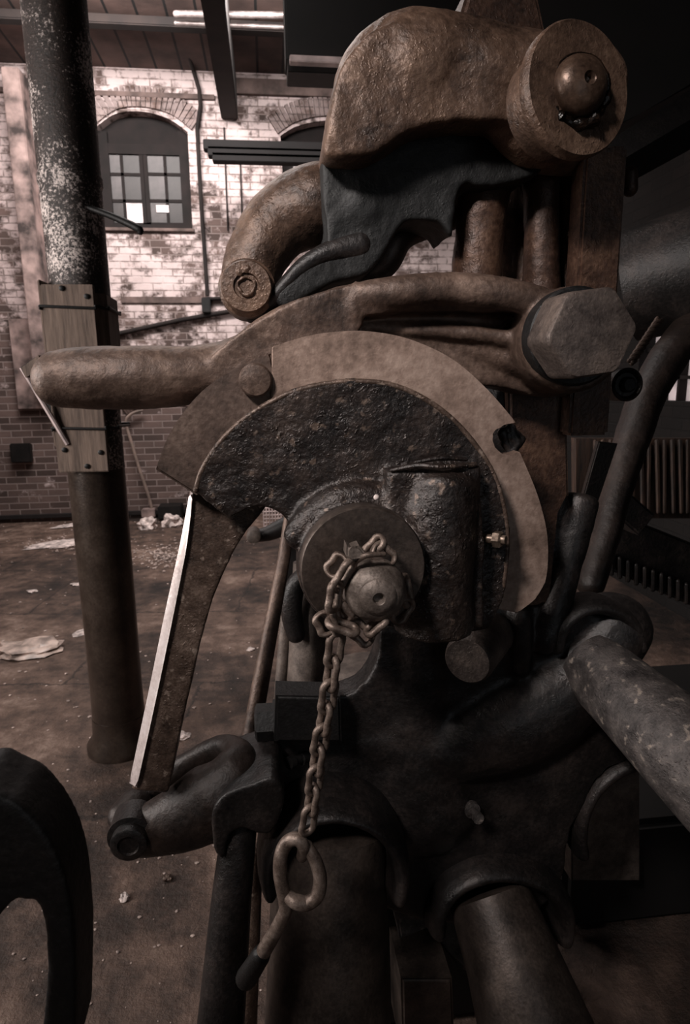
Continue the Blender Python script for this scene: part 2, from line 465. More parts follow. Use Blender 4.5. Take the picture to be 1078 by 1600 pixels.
# windows: frame, sashes, panes
def window(name, outline, sashes, cols, rows, bright):
    bm = NB(); 
    x0, x1 = outline[0][0], outline[-1][0]
    inner = []
    # board filling the arch and an outer frame
    y_top = sashes[1]
    prism(bm, outline[1:6] and [(outline[1][0], y_top, 'c')] + [outline[1]] + outline[2:-2] + [outline[-2], (x1-2, y_top, 'c')], WY+.15, WY+.2)
    root = struct(name, bm, M['frame'])
    fr = NB()
    for a, b_, c_, d_ in ((x0-4, y_top-26, x0+14, outline[0][1]), (x1-14, y_top-26, x1+2, outline[0][1]), (x0, outline[0][1]-8, x1, outline[0][1]), (x0, y_top-4, x1, y_top+8)):
        p, q = at(a, d_, WY+.12), at(c_, b_, WY+.12); k_ = .004 if c_-a > 30 else 0; box(fr, (p.x, WY+.10+k_, min(p.z, q.z)), (q.x, WY+.17+k_, max(p.z, q.z)))
    put('window_frame', fr, M['frame'], root)
    sx0, sy0, sx1, sy1 = sashes
    mid = (sx0+sx1)/2
    for k, (a, b_) in enumerate(((sx0, mid-4), (mid+4, sx1))):
        p, q = at(a, sy1, WY+.14), at(b_, sy0, WY+.14)
        W, H = q.x-p.x, q.z-p.z
        s = NB(); t_ = .045
        box(s, (p.x, WY+.11, p.z), (p.x+t_, WY+.16, q.z)); box(s, (q.x-t_, WY+.11, p.z), (q.x, WY+.16, q.z))
        box(s, (p.x, WY+.11, p.z), (q.x, WY+.16, p.z+t_)); box(s, (p.x, WY+.11, q.z-t_), (q.x, WY+.16, q.z))
        box(s, (p.x+W/2-.016, WY+.12, p.z), (p.x+W/2+.016, WY+.15, q.z))
        for r in (1, 2): box(s, (p.x, WY+.12, p.z+H*r/3-.016), (q.x, WY+.15, p.z+H*r/3+.016))
        so = put('sash', s, M['frame'], root)
        for c in range(2):
            for r in range(3):
                g = NB(); X0 = p.x+W*c/2; Z0 = p.z+H*r/3
                key = (k*2+c, r)
                box(g, (X0+.005, WY+.130, Z0+.005), (X0+W/2-.005, WY+.138, Z0+H/3-.005))
                put('pane', g, M['daypane'] if key in bright else (M['pane'] if key not in ((1, 2), (1, 1), (3, 2), (3, 0), (0, 0), (3, 1)) else M['frame2']), so)
M['frame2'] = plain('sooty_glass', (36, 31, 30), .5, noise_s=3, var=.5)
window('window_1', win1, (164, 232, 290, 355), 4, 3, {(1, 0)})
window('window_2', win2, (452, 250, 588, 300), 4, 3, {(0, 1), (0, 0), (0, 2), (1, 0)})
p = at(244, 331, WY+.1); q = at(263, 320, WY+.1)
bm = NB(); box(bm, (p.x, WY+.118, p.z), (q.x, WY+.125, q.z)); put('patched_pane', bm, M['daypane'], bpy.data.objects['window_1'])
# brick arches over the windows and a bricked-in arch low on the wall
def arch(name, pts, width, mat, Yf):
    s = spline([(a, b) for a, b in pts], 6); bm = NB()
    P = [at(a, b, Yf) for a, b in s]
    for i in range(len(P)-1):
        a, b = P[i], P[i+1]; d = (b-a); n_ = Vector((-d.z, 0, d.x)).normalized()*width
        if n_.z < 0: n_ = -n_
        a2, b2 = a + d*.06, b - d*.06
        vs_ = [bm.verts.new(v) for v in (a2, b2, b2+n_, a2+n_)]
        vb = [bm.verts.new(v.co+Vector((0, .08, 0))) for v in vs_]
        bm.faces.new(vs_); bm.faces.new(vb[::-1])
        for k in range(4): bm.faces.new((vs_[k], vb[k], vb[(k+1) % 4], vs_[(k+1) % 4]))
    struct(name, bm, mat)
arch('trim_1', [(143, 198), (180, 171), (220, 166), (265, 177), (299, 202)], .20, M['archbrick'], WY-.035)
arch('trim_2', [(434, 208), (462, 190), (500, 181), (545, 182), (594, 205)], .20, M['archbrick'], WY-.035)
arch('trim_3', [(198, 648), (225, 632), (258, 628), (290, 634), (318, 650)], .10, M['archbrick'], WY-.02)
def wallbox(name, x0, y0, x1, y1, d, mat, Y=WY, st=True):
    xm = (x0+x1)/2; p, q = at(x0, y1, Y), at(x1, y0, Y); p.z, q.z = at(xm, y1, Y).z, at(xm, y0, Y).z; bm = NB(); box(bm, (p.x, Y-d, p.z), (q.x, Y, q.z), .004)
    return struct(name, bm, mat) if st else put(name, bm, mat)
wallbox('trim_4', -40, 143, 335, 151, .04, M['ledge'])
wallbox('trim_5', 340, 128, 560, 152, .06, M['ledge'])
wallbox('trim_6', 190, 464, 345, 474, .02, M['ledge'])
wallbox('trim_7', 148, 357, 304, 362, .04, M['ledge'])
wallbox('trim_8', -40, 800, 330, 806, .05, M['frame'])
# pale pilaster and pipe at the far left
p = at(48, 500, 7.7); q = at(74, 500, 7.7)
bm = NB(); box(bm, (p.x, 7.6, 1.55), (q.x, WY, at(40, 112, 7.7).z), .01); struct('trim_9', bm, M['pilaster'])
p = at(22, 640, 7.7); q = at(80, 500, 7.7)
bm = NB(); box(bm, (p.x, 7.82, p.z), (q.x, WY, at(40, 498, 7.8).z), .005); struct('trim_10', bm, M['pilaster'])
def pipe(name, pts, r, mat, label, cat):
    bm = NB(); P = [Vector(p) for p in pts]
    sweep(bm, P, [r]*len(P), 12, caps=(0, 0)); return tag(put(name, bm, mat), label, cat)
pipe('drain_pipe', [at(33, 145, 7.75), at(39, 272, 7.75)], .03, M['black'], 'short dark vertical pipe on the wall at the far left edge', 'pipe')
# conduit down the wall between the two windows
cp = thing('conduit_pipe', 'thin dark conduit running down the brick wall between the two windows', 'pipe', at(322, 488, WY))
bm = NB(); pts = [(272, 20), (287, 62), (302, 110), (311, 140), (313, 165), (308, 200), (311, 260), (315, 330), (320, 400), (324, 462)]
P = [at(a, b, 6.9 if b < 60 else (7.4 if b < 100 else WY-.05)) for a, b in pts]
sweep(bm, P, [.022]*len(P), 10, caps=(0, 0)); put('pipe', bm, M['dark'], cp)
bm = NB(); p = at(317, 490, WY); q = at(329, 466, WY); box(bm, (p.x, WY-.1, p.z), (q.x, WY-.01, q.z), .01); put('junction_box', bm, M['black'], cp)
bm = NB(); sweep(bm, [at(325, 467, WY-.05), at(350, 466, WY-.05)], [.02]*2, 10); put('side_outlet', bm, M['dark'], cp)
pipe('handrail_pipe', [at(150, 527, WY-.04), at(190, 520, WY-.04), at(282, 500, WY-.04), at(356, 487, WY-.04), at(420, 478, WY-.04)], .025, M['dark'], 'dark slanting pipe crossing the whitewashed bricks behind the column', 'pipe')
for i, (xa, xb, lab) in enumerate(((350, 356, 'left of the two thin dark wires hanging below the wall rail'), (375, 379, 'right of the two thin dark wires hanging below the wall rail'))):
    bm = NB(); sweep(bm, [at(xa, 200 if i == 0 else 240, WY-.02), at(xb, 360, WY-.02)], [.008]*2, 8)
    tag(put('hanging_wire', bm, M['dark']), lab, 'wire', 'wires on the back wall')
# steel channel rail sticking out across the wall
rl = thing('steel_rail', 'dark double steel rail running level across the whitewashed wall', 'rail', at(410, 256, 7.2))
for j, (ya, yb, xs) in enumerate(((231, 238, 319), (241, 248, 326), (250, 256, 333))):
    bm = NB(); p, q = at(xs, yb, 7.2), at(620, ya, 7.2); box(bm, (p.x, 7.1, p.z), (q.x, 7.22, q.z), .006); put('flange', bm, M['railblack'], rl)
bm = NB(); p, q = at(334, 254, 7.2), at(620, 233, 7.2); box(bm, (p.x, 7.15, p.z), (q.x, 7.17, q.z)); put('web', bm, M['railblack'], rl)
bm = NB(); p, q = at(560, 254, 7.2), at(575, 233, 7.2); box(bm, (p.x, 7.2, p.z), (q.x, WY, q.z)); put('bracket', bm, M['railblack'], rl)
# overhead beams
e = at(346, 187, WY); e2 = at(372, 187, WY)
bm = NB(); box(bm, (e.x, 2.6, e.z), (e2.x, WY, e.z+.42), .01); tag(put('roof_beam', bm, M['dark']), 'dark square roof beam running from the back wall out overhead', 'beam')
bm = NB(); p = at(-60, 40, 6.9); box(bm, (xl, 6.85, at(200, 42, 6.9).z), (at(446, 40, 6.9).x, 6.97, zc), .01); tag(put('cross_beam', bm, M['dark']), 'lower dark beam crossing under the ceiling boards near the wall', 'beam')
bm = NB(); sweep(bm, [at(275, 22, 6.5), at(450, 24, 6.5)], [.028]*2, 10); sweep(bm, [at(275, 36, 6.6), at(450, 43, 6.6)], [.02]*2, 10)
tag(put('ceiling_pipe', bm, M['steel']), 'pair of pale pipes clamped together under the ceiling boards', 'pipe')
p, q = at(447, 103, 4.2), at(790, 10, 4.2)
dh = thing('overhead_duct', 'black square duct with a bright lower flange, hanging behind the big curved arm', 'duct', (p.x, 4.2, p.z))
bm = NB(); box(bm, (p.x, 4.2, p.z+.03), (q.x, 4.42, p.z+.75), .01); put('duct_body', bm, M['soffit'], dh)
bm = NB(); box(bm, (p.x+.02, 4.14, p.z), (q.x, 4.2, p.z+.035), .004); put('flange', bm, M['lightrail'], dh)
bm = NB(); box(bm, (p.x+.01, 4.2, p.z-.03), (q.x, 4.40, p.z+.03), .004); put('lower_lip', bm, M['black'], dh)
for x in (p.x+.3, q.x-.4):
    bm = NB(); box(bm, (x, 4.25, p.z+.7), (x+.1, 4.35, zc)); put('hanger', bm, M['soffit'], dh)

# wall fittings at lower left
bm = NB(); p, q = at(22, 722, WY), at(50, 692, WY); box(bm, (p.x, WY-.09, p.z), (q.x, WY-.005, q.z), .01)
sb = tag(put('switch_box', bm, M['black']), 'small black square box mounted low on the brick wall at left', 'box')
bx = thing('leaning_board', 'dark plank with a pale lit edge leaning behind the lever handle end', 'board', at(95, 700, 2.6))
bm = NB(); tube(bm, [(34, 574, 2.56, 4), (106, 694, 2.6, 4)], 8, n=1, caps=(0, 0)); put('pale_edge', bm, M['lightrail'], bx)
bm = NB(); prism(bm, [(32, 574), (55, 558), (112, 676), (104, 700)], 2.62, 2.7, smooth=False); put('board', bm, M['black'], bx)
bm = NB(); prism(bm, [(32, 575), (40, 590), (66, 575), (60, 555)], 2.5, 2.6, smooth=False); put('end_block', bm, M['wood'], bx)
bm = NB(); P = [at(a, b, 7.83) for a, b in spline([(222, 641), (205, 647), (197, 660), (205, 690), (217, 730), (232, 775), (241, 808)], 5)]
sweep(bm, P, [.018]*len(P), 8); tag(put('slack_cable', bm, M['cable']), 'slack pale cable drooping down the low brick wall beside the column', 'cable')
def fbox(name, x0, y0, x1, y1, Y, d, mat, label, cat, grp=None):
    p, q = at(x0, y1, Y), at(x1, y0, Y); bm = NB(); box(bm, (p.x, Y, max(0, p.z)), (q.x, Y+d, q.z), .008)
    return tag(put(name, bm, mat), label, cat, grp)
fbox('wall_socket_box', 221, 796, 241, 809, 7.75, .14, M['pilaster'], 'pale little box on the floor against the wall left of the cable', 'box')
fbox('tool_crate', 247, 791, 282, 812, 7.65, .25, M['black'], 'dark open crate on the floor against the wall right of the cable', 'crate')

# ================================================================== column
base = onz(190, 1165); base.z = 0
rc = pr(onz(190, 1165), 38.5)
col = thing('iron_column', 'round iron column with flaking white paint above a wooden plank collar', 'column', base)
def zpx(py, p=base):
    lo, hi = 0.0, 6.0
    for _ in range(40):
        m_ = (lo+hi)/2; v = Vector((p.x, p.y, m_))-CAM
        yy = 800 - F*v.dot(UP)/v.dot(FWD)
        if yy > py: lo = m_
        else: hi = m_
    return lo
z1, z2 = zpx(731), zpx(452)
bm = NB(); lathe(bm, base, (0, 0, 1), [(rc*1.02, 0), (rc*1.02, .02), (rc*.98, .3), (rc, z1+.05)], 48); put('lower_shaft', bm, M['colpaint'], col)
bm = NB(); lathe(bm, base, (0, 0, 1), [(rc*1.0, z1), (rc*1.0, zpx(290)-.01), (rc*1.05, zpx(290)), (rc*1.05, zpx(278)), (rc*1.01, zpx(277)), (rc*1.04, zc)], 48); put('upper_shaft', bm, M['flaky'], col)
bm = NB(); lathe(bm, base, (0, 0, 1), [(rc*1.3, 0), (rc*1.3, .03), (rc*1.05, .07), (rc*1.02, .16)], 48); put('base_ring', bm, M['colpaint'], col)
bm = NB(); p = onz(180, 1182); box(bm, (p.x-.03, p.y-.02, 0), (p.x+.03, p.y+.06, .12), .006); put('foot_lug', bm, M['colpaint'], col)
bm = NB(); box(bm, (base.x-rc*.98, base.y-rc*1.18, z1), (base.x+rc*.74, base.y-rc*1.02, z2), .004); put('front_plank', bm, M['wood'], col)
bm = NB(); 
for s_, (a, b_) in enumerate((((rc*.55, -rc*1.18), (rc*1.15, -rc*.55)),)):
    pts = [(rc*.73, -rc*1.17), (rc*1.06, -rc*.86), (rc*1.02, -rc*.72), (rc*.7, -rc*1.02)]
    vv = [bm.verts.new((base.x+x, base.y+y, zpx(545))) for x, y in pts]; v2 = [bm.verts.new((v.co.x, v.co.y, z2-.03)) for v in vv]
    bm.faces.new(vv[::-1]); bm.faces.new(v2)
    for k in range(4): bm.faces.new((vv[k], vv[(k+1) % 4], v2[(k+1) % 4], v2[k]))
put('corner_plank', bm, M['wood'], col)
bm = NB(); box(bm, (base.x+rc*.86, base.y-rc*.85, zpx(640)), (base.x+rc*1.06, base.y+rc*.8, z2-.03), .004); put('side_plank', bm, M['wood'], col)
bm = NB(); box(bm, (base.x-rc*1.1, base.y-rc*1.0, z1+.1), (base.x-rc*1.0, base.y+rc*.8, z2+.02), .004); put('side_plank', bm, M['wood'], col)
for py in (486, 666):
    bm = NB(); z = zpx(py)
    pts = [(-1.03, -1.2), (.76, -1.2), (1.1, -.86), (1.1, .9), (-1.12, .9)]
    for k in range(5):
        a, b_ = pts[k], pts[(k+1) % 5]
        sweep(bm, [base+Vector((a[0]*rc, a[1]*rc, z+.004)), base+Vector((b_[0]*rc, b_[1]*rc, z-.004))], [.0055]*2, 8)
    put('iron_strap', bm, M['black'], col)
for px_, py_ in ((130, 458), (180, 470), (110, 697), (143, 722), (184, 702)):
    bm = NB(); z = zpx(py_); x = base.x + (px_-143)*rc/42*.9
    lathe(bm, Vector((min(x, base.x+rc*.5), base.y-rc*1.18, z)), (0, -1, 0), [(.010, 0), (.010, .004), (.004, .007)], 12); put('nail_head', bm, M['black'], col)
# bar sticking out of the column
bm = NB(); tube(bm, [(120, 318, 2.66, 4), (175, 338, 2.64, 5), (214, 356, 2.62, 6), (219, 362, 2.62, 5)], 10)
put('spike_bar', bm, M['black'], col)

# ================================================================== press: main frame casting
mf = thing('press_machine', 'huge dark cast-iron machine frame filling the lower right, with round bar sockets', 'machine', (at(700, 1400, 1.3).x, 1.3, 0))
bm = NB()
prism(bm, [(592, 980, 'c'), (590, 1028), (568, 1072), (530, 1090, 'c'), (432, 1090, 'c'), (420, 1180), (412, 1260), (560, 1290), (760, 1300), (895, 1290), (930, 1215), (990, 1185), (1030, 1150), (1010, 1050), (960, 980), (888, 940, 'c'), (760, 950, 'c')], 1.10, 1.17, .02)
prism(bm, [(420, 1245, 'c'), (640, 1230), (760, 1200), (960, 1110), (1020, 1140), (990, 1185), (930, 1215), (895, 1290), (870, 1400), (800, 1440), (660, 1440), (560, 1400), (440, 1350), (408, 1290)], 1.10, 1.36, .03)
prism(bm, [(700, 1000, 'c'), (700, 760, 'c'), (790, 560, 'c'), (885, 540, 'c'), (889, 780, 'c'), (892, 960, 'c'), (880, 1060, 'c')], 1.12, 1.34, .012, smooth=False)
# ribs and posts
tube(bm, [(905, 780, 1.16, 30), (880, 900, 1.12, 26), (850, 1000, 1.10, 24)], 16, caps=(.3, 1))
tube(bm, [(650, 960, 1.16, 62), (648, 1040, 1.17, 66), (640, 1110, 1.2, 96), (640, 1200, 1.24, 130)], 28, caps=(0, 1))
tube(bm, [(812, 960, 1.09, 18), (812, 1040, 1.10, 18)], 14)
tube(bm, [(560, 1140, 1.16, 50), (680, 1150, 1.16, 70), (800, 1110, 1.15, 84), (900, 1050, 1.14, 70), (955, 985, 1.14, 60)], 20)
# collars round the bar sockets
def arc(cx, cy, rx, ry, a0, a1, Y, r, n=12):
    return [(cx+rx*math.cos(R(a0+(a1-a0)*k/n)), cy-ry*math.sin(R(a0+(a1-a0)*k/n)), Y, r) for k in range(n+1)]
sphere(bm, at(512, 1330, 1.24), pr(at(512, 1318, 1.17), 100))
sphere(bm, at(772, 1410, 1.27), pr(at(772, 1410, 1.2), 108))
sphere(bm, at(925, 1010, 1.24), pr(at(925, 1010, 1.22), 72))
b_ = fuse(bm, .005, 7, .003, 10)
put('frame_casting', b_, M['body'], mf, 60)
for cx_, cy_, rx_, ry_, a0_, a1_, Y_, r_, fy_ in ((518, 1330, 100, 92, 196, -20, 1.06, 17, 4.2), (772, 1412, 98, 76, 190, -18, 1.12, 17, 3.2), (925, 1006, 64, 64, 178, 2, 1.11, 14, 2.5), (1012, 1292, 114, 114, 195, 84, 1.13, 13, 2.5)):
    put('socket_collar', fuse(tube(NB(), arc(cx_, cy_, rx_, ry_, a0_, a1_, Y_, r_, 18), 18, n=2, fy=fy_), .004, 3, .0015, 16), M['body'], mf, 60)
# pedestal down to the floor, and the plates seen between the bars
bm = NB(); box(bm, (at(450, 1440, 1.35).x, 1.30, 0), (at(860, 1440, 1.35).x, 1.5, at(500, 1380, 1.3).z), .02); put('pedestal', bm, M['black'], mf)
bm = NB(); prism(bm, [(627, 1532), (707, 1532), (712, 1660), (630, 1660)], 1.12, 1.26, .006, smooth=False); put('foot_block', bm, M['flange'], mf)
bm = NB(); prism(bm, [(612, 1378), (690, 1378), (700, 1440), (625, 1470)], 1.2, 1.28, .006, smooth=False); put('web_plate', bm, M['bar'], mf)
bm = NB(); prism(bm, [(893, 1170), (1000, 1170), (1000, 1377), (893, 1377)], 1.44, 1.5, .004, smooth=False); put('streaked_plate', bm, M['grey'], mf)
bm = NB(); prism(bm, [(795, 600), (886, 600), (890, 775), (866, 800), (862, 945), (800, 950)], 1.098, 1.13, .006, smooth=False); put('side_web', bm, M['rust'], mf)
bm = NB(); box(bm, (at(880, 1500, 1.5).x, 1.52, 0), (at(880, 1500, 1.5).x+1.3, 2.5, .34), .02); put('floor_dark_block', bm, M['soffit'], mf)  # added black block, makes the floor at lower right read near-black
# greased fitting on the lower casting
c = at(735, 1262, 1.09); bm = NB()
lathe(bm, c, (.1, -1, .1), [(.016, 0), (.016, .012), (.008, .013), (.008, .03), (.011, .031), (.011, .04)], 18); put('grease_nipple', bm, M['bar'], mf)
bm = NB(); c = at(478, 1182, 1.1); lathe(bm, c, (-.8, -.6, .1), [(.013, -.02), (.013, .012), (.009, .013), (.009, .03), (.012, .03), (.012, .042)], 12); put('side_bolt', bm, M['black'], mf)

# black clamp block and its hex nut
bm = NB(); prism(bm, [(431, 1088), (532, 1090), (534, 1160), (428, 1160)], 1.04, 1.10, .005, smooth=False); put('clamp_block', bm, M['black'], mf)
bm = NB(); c = at(432, 1127, 1.1); lathe(bm, c, (-1, 0, .0), [(.040, 0), (.040, .006), (.034, .006), (.034, .036), (.027, .04)], 6); put('hex_nut', bm, M['black'], mf, 20)

# upright posts behind the lever
bm = NB()
prism(bm, [(812, 290), (912, 280), (908, 480), (895, 600), (800, 600), (808, 450)], 1.22, 1.4, .02)
tube(bm, [(770, 240, 1.16, 40), (757, 300, 1.15, 40), (748, 380, 1.15, 38), (742, 470, 1.15, 42)], 24, caps=(0, 0))
tube(bm, [(846, 250, 1.17, 30), (846, 340, 1.16, 27), (846, 470, 1.16, 30)], 22, caps=(0, 0))
tube(bm, [(886, 250, 1.2, 30), (884, 470, 1.2, 28)], 16, caps=(0, 0))
tube(bm, [(808, 240, 1.24, 36), (800, 470, 1.24, 36)], 16, caps=(0, 0))
put('upright_post', fuse(bm, .005, 3, .002, 22), M['rust'], mf, 60)
bm = NB(); prism(bm, [(838, -30), (870, 120), (700, 90), (735, -30)], 1.3, 1.42, .01, smooth=False); put('top_post', bm, M['rust'], mf)
# flat side bar
bm = NB()
p = at(915, 236, 1.06); q = at(982, 232, 1.06); zb = at(900, 681, 1.06).z
box(bm, (p.x, 1.06, zb), (q.x, 1.11, p.z+.01), .005)
tag(put('flat_guide_bar', bm, M['rust'], None), 'upright flat rusty bar passing behind the big hexagonal bolt', 'bar')
bm = NB(); tube(bm, [(984, 272, 1.12, 12), (984, 295, 1.12, 12)], 12); put('end_lug', bm, M['rust'], mf)

# round stub on the casting
st = NB(); P = [at(770, 985, 1.12), at(730, 1033, 1.0)]
ax = (P[1]-P[0]); L = ax.length; r_ = pr(P[1], 38)
lathe(st, P[0], ax, [(r_*1.05, -.03), (r_*1.05, L-.012), (r_, L-.004), (r_*.93, L)], 36)
put('round_stub', st, M['hex'], mf)

# bars leaving the casting
def bar(name, path, mat, label, seg=40):
    bm = NB(); tube(bm, path, seg, caps=(.12, 0), n=1); return tag(put(name, bm, mat, None, 50), label, 'bar')
bar('round_bar', [(516, 1290, 1.10, 88), (514, 1380, 1.07, 90), (512, 1600, .99, 98), (512, 1680, .96, 100)], M['bar2'] if 'bar2' in M else M['flange'], 'thick dark round bar dropping from the socket behind the ring pin')
bar('round_bar', [(764, 1400, 1.10, 64), (800, 1500, 1.02, 74), (840, 1620, .94, 90), (860, 1690, .91, 96)], M['flange'], 'thick round bar sloping out of the lower middle socket into shadow')
bar('round_bar', [(920, 1035, 1.10, 53), (985, 1095, 1.0, 62), (1070, 1172, .88, 78), (1190, 1285, .78, 96)], M['bar'], 'scaly grey round bar jutting out at the right edge')

# grey cylinder and plate seen through the gap behind the hub
tag(put('grey_cylinder', tube(NB(), [(492, 880, 1.5, 34), (480, 1120, 1.46, 34)], 36, caps=(0, 0), n=1), M['grey']), 'pale grey upright cylinder seen between the thin rod and the hub', 'cylinder')
bm = NB(); tube(bm, [(462, 990, 1.42, 15), (455, 950, 1.42, 17), (462, 915, 1.42, 16), (480, 895, 1.42, 14)], 16); put('cylinder_collar', bm, M['body'], mf)
bm = NB(); tube(bm, [(447, 960, 1.56, 9), (436, 1100, 1.52, 9)], 10, caps=(0, 0)); tag(put('side_rail', bm, M['grey']), 'narrow pale upright rail beside the grey cylinder', 'rail')
bm = NB(); c = at(575, 1055, 1.95)
lathe(bm, Vector((c.x, c.y, 0)), (0, 0, 1), [(.14, 0), (.14, c.z-.02), (.135, c.z-.015), (.135, c.z), (.12, c.z+.005), (.12, c.z+.03), (.1, c.z+.035)], 40)
tag(put('round_drum', bm, M['grey']), 'pale round-topped drum glimpsed in the gap below the hub', 'drum')

# ================================================================== rocker arm on top
ra = thing('rocker_arm', 'massive brown curved rocker arm arching across the top of the machine', 'machine arm', at(700, 250, 1.05))
bm = NB()
tube(bm, [(890, 146, 1.08, 66), (840, 132, 1.07, 70), (770, 124, 1.07, 72), (700, 116, 1.08, 78), (640, 120, 1.08, 86), (594, 140, 1.10, 76), (578, 190, 1.12, 60)], 32, fy=.9, caps=(0, 1))

prism(bm, [(515, 175), (530, 105), (575, 50), (628, 30), (700, 33), (770, 50), (830, 66), (850, 190), (785, 187), (695, 190), (635, 206), (578, 240), (512, 236)], 1.015, 1.15, .02)
tube(bm, [(903, 148, 1.03, 72), (898, 150, 1.2, 72)], 32, caps=(0, 0), n=1)
tube(bm, [(780, 185, 1.06, 30), (830, 215, 1.08, 44), (900, 225, 1.12, 45)], 20)
b_ = fuse(bm, .0045, 9, .0035, 12)
put('arm_casting', b_, M['rocker'], ra, 60)
# inner web and leg under the arch, black with grease and with shade put into the colour
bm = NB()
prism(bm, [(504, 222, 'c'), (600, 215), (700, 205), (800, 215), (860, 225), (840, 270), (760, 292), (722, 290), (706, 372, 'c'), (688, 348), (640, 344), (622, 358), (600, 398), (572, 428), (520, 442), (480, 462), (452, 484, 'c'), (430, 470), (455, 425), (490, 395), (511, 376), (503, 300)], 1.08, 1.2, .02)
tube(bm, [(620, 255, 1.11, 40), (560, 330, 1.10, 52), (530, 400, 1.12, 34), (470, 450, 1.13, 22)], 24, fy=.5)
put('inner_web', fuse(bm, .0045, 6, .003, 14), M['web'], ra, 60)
bm = NB(); tube(bm, [(700, 335, 1.24, 26), (650, 352, 1.22, 26), (622, 372, 1.2, 24), (600, 410, 1.2, 24), (560, 440, 1.22, 20), (520, 455, 1.24, 14)], 22); put('rear_leg', fuse(bm, .0035, 4, .001), M['flange'], ra, 60)
# lower left branch with its pin
bm = NB(); tube(bm, [(388, 446, 1.16, 44), (404, 396, 1.17, 48), (438, 350, 1.18, 54), (486, 326, 1.18, 62), (545, 320, 1.2, 66)], 28, fy=1.0)
put('lower_branch', fuse(bm, .004, 5, .003, 16), M['rocker'], ra, 60)
bm = NB(); tube(bm, [(560, 385, 1.1, 26), (510, 396, 1.09, 17), (475, 416, 1.09, 14), (448, 442, 1.09, 12), (425, 470, 1.1, 14), (395, 490, 1.14, 16)], 18)
put('underside_rib', fuse(bm, .0035, 3, .001), M['body'], ra, 60)
c = at(385, 447, 1.07); r_ = pr(c, 41)
bm = NB(); lathe(bm, c, (0, -1, 0), [(r_*1.1, -.10), (r_*1.1, -.022), (r_*.97, -.018), (r_*.97, -.004), (r_*.92, 0), (r_*.5, .001), (r_*.46, -.003), (r_*.1, -.003)], 48); put('pivot_pin', bm, M['rocker'], ra)
bm = NB(); pth = [c+Vector((r_*.32*math.cos(a)*(1+.12*math.sin(3*a)), .001, r_*.32*math.sin(a))) for a in [k*2*math.pi/22 for k in range(22)]]
sweep(bm, pth, [.0022+.0016*random.random() for k in range(22)], 8, closed=True); sphere(bm, c+Vector((-r_*.25, .001, r_*.5)), .006, .5); sphere(bm, c+Vector((r_*.05, .001, r_*.62)), .007, .5); put('weld_bead', fuse(bm, .0012, 1, .0012, 90), M['rocker'], ra)
# big washer and domed nut
c = at(906, 138, .94); r_ = pr(c, 99)
bm = NB(); lathe(bm, c, (.27, -1, .05), [(r_*.82, -.07), (r_*.82, -.022), (r_*.99, -.02), (r_, -.016), (r_, -.004), (r_*.97, 0), (r_*.3, .001)], 72); put('washer', bm, M['rocker'], ra)
c2 = at(904, 136, .935); r2 = pr(c2, 46)
bm = NB(); pth = [c2+Vector(((r2*1.03+.003*noise.noise(Vector((k, 3, 0))))*math.cos(a), .0, (r2*1.05+.004*noise.noise(Vector((k*.7, 1, 0))))*math.sin(a)-.004)) for k, a in enumerate([k*2*math.pi/40 for k in range(40)])]
sweep(bm, pth, [.004+.007*abs(noise.noise(Vector((k*.9, .3, 0))))*(2 if math.sin(k*2*math.pi/40-.5) < .1 else .5) for k in range(40)], 8, closed=True); put('grease_bead', bm, M['grease'], ra)
bm = NB(); lathe(bm, c2, (.12, -1, 0.05), [(r2*.97, -.015), (r2*.99, .0), (r2*.95, .008), (r2*.84, .016), (r2*.64, .022), (r2*.4, .0255), (r2*.22, .027), (r2*.18, .0255), (r2*.12, .018), (r2*.05, .017)], 48); put('domed_nut', bm, M['nut'], ra)

# ================================================================== lever with handle
la = thing('lever_arm', 'ribbed iron lever arm arching over the ring and ending in a thick rounded handle', 'lever', at(560, 520, 1.05))
bm = NB()
tube(bm, [(92, 592, 1.02, 44), (150, 591, 1.02, 48), (220, 590, 1.02, 48.5), (290, 587, 1.03, 46), (345, 578, 1.04, 44), (390, 565, 1.05, 44)], 32, caps=(.9, 1))
prism(bm, [(320, 555), (352, 534), (400, 500), (450, 473), (500, 455), (548, 443), (620, 430), (700, 423), (760, 427), (820, 438), (870, 455), (920, 480), (940, 560), (900, 612), (850, 620), (780, 605), (700, 600), (560, 600), (430, 600), (340, 615)], 1.03, 1.12, .018)
prism(bm, [(326, 566), (352, 536), (400, 502), (450, 474), (500, 456), (548, 444), (620, 431), (700, 424), (760, 428), (820, 441), (866, 462), (852, 486), (700, 486), (578, 492), (560, 502), (560, 560), (500, 570), (400, 610), (335, 610)], .992, 1.1, .02)
tube(bm, [(570, 462, 1.0, 22), (640, 455, .99, 24), (700, 453, .99, 24), (780, 458, .98, 24), (835, 470, .98, 24), (880, 490, .99, 24)], 20, fy=.8)
tube(bm, [(600, 540, 1.05, 18), (700, 540, 1.05, 20), (780, 556, 1.04, 24), (850, 580, 1.02, 26)], 16)
tube(bm, [(570, 512, 1.035, 10), (640, 515, 1.03, 11), (760, 524, 1.02, 13), (850, 540, 1.0, 16)], 16)
tube(bm, [(556, 448, 1.0, 9), (552, 476, .992, 8), (560, 505, 1.0, 9)], 12)
P = at(905, 530, .94)
lathe(bm, P, (0, -1, 0), [(pr(P, 84), -.2), (pr(P, 84), -.02), (pr(P, 78), 0)], 48)
b_ = fuse(bm, .004, 4, .0022, 16)
put('arm_casting', b_, M['lever'], la, 60)
P = at(900, 526, .93)
bm = NB(); lathe(bm, P, (0, -1, 0), [(pr(P, 76), -.03), (pr(P, 76), 0), (pr(P, 72), .004)], 48); put('boss_washer', bm, M['black'], la)
P = at(927, 520, .84); rr = pr(P, 77)
bm = NB(); rings = []
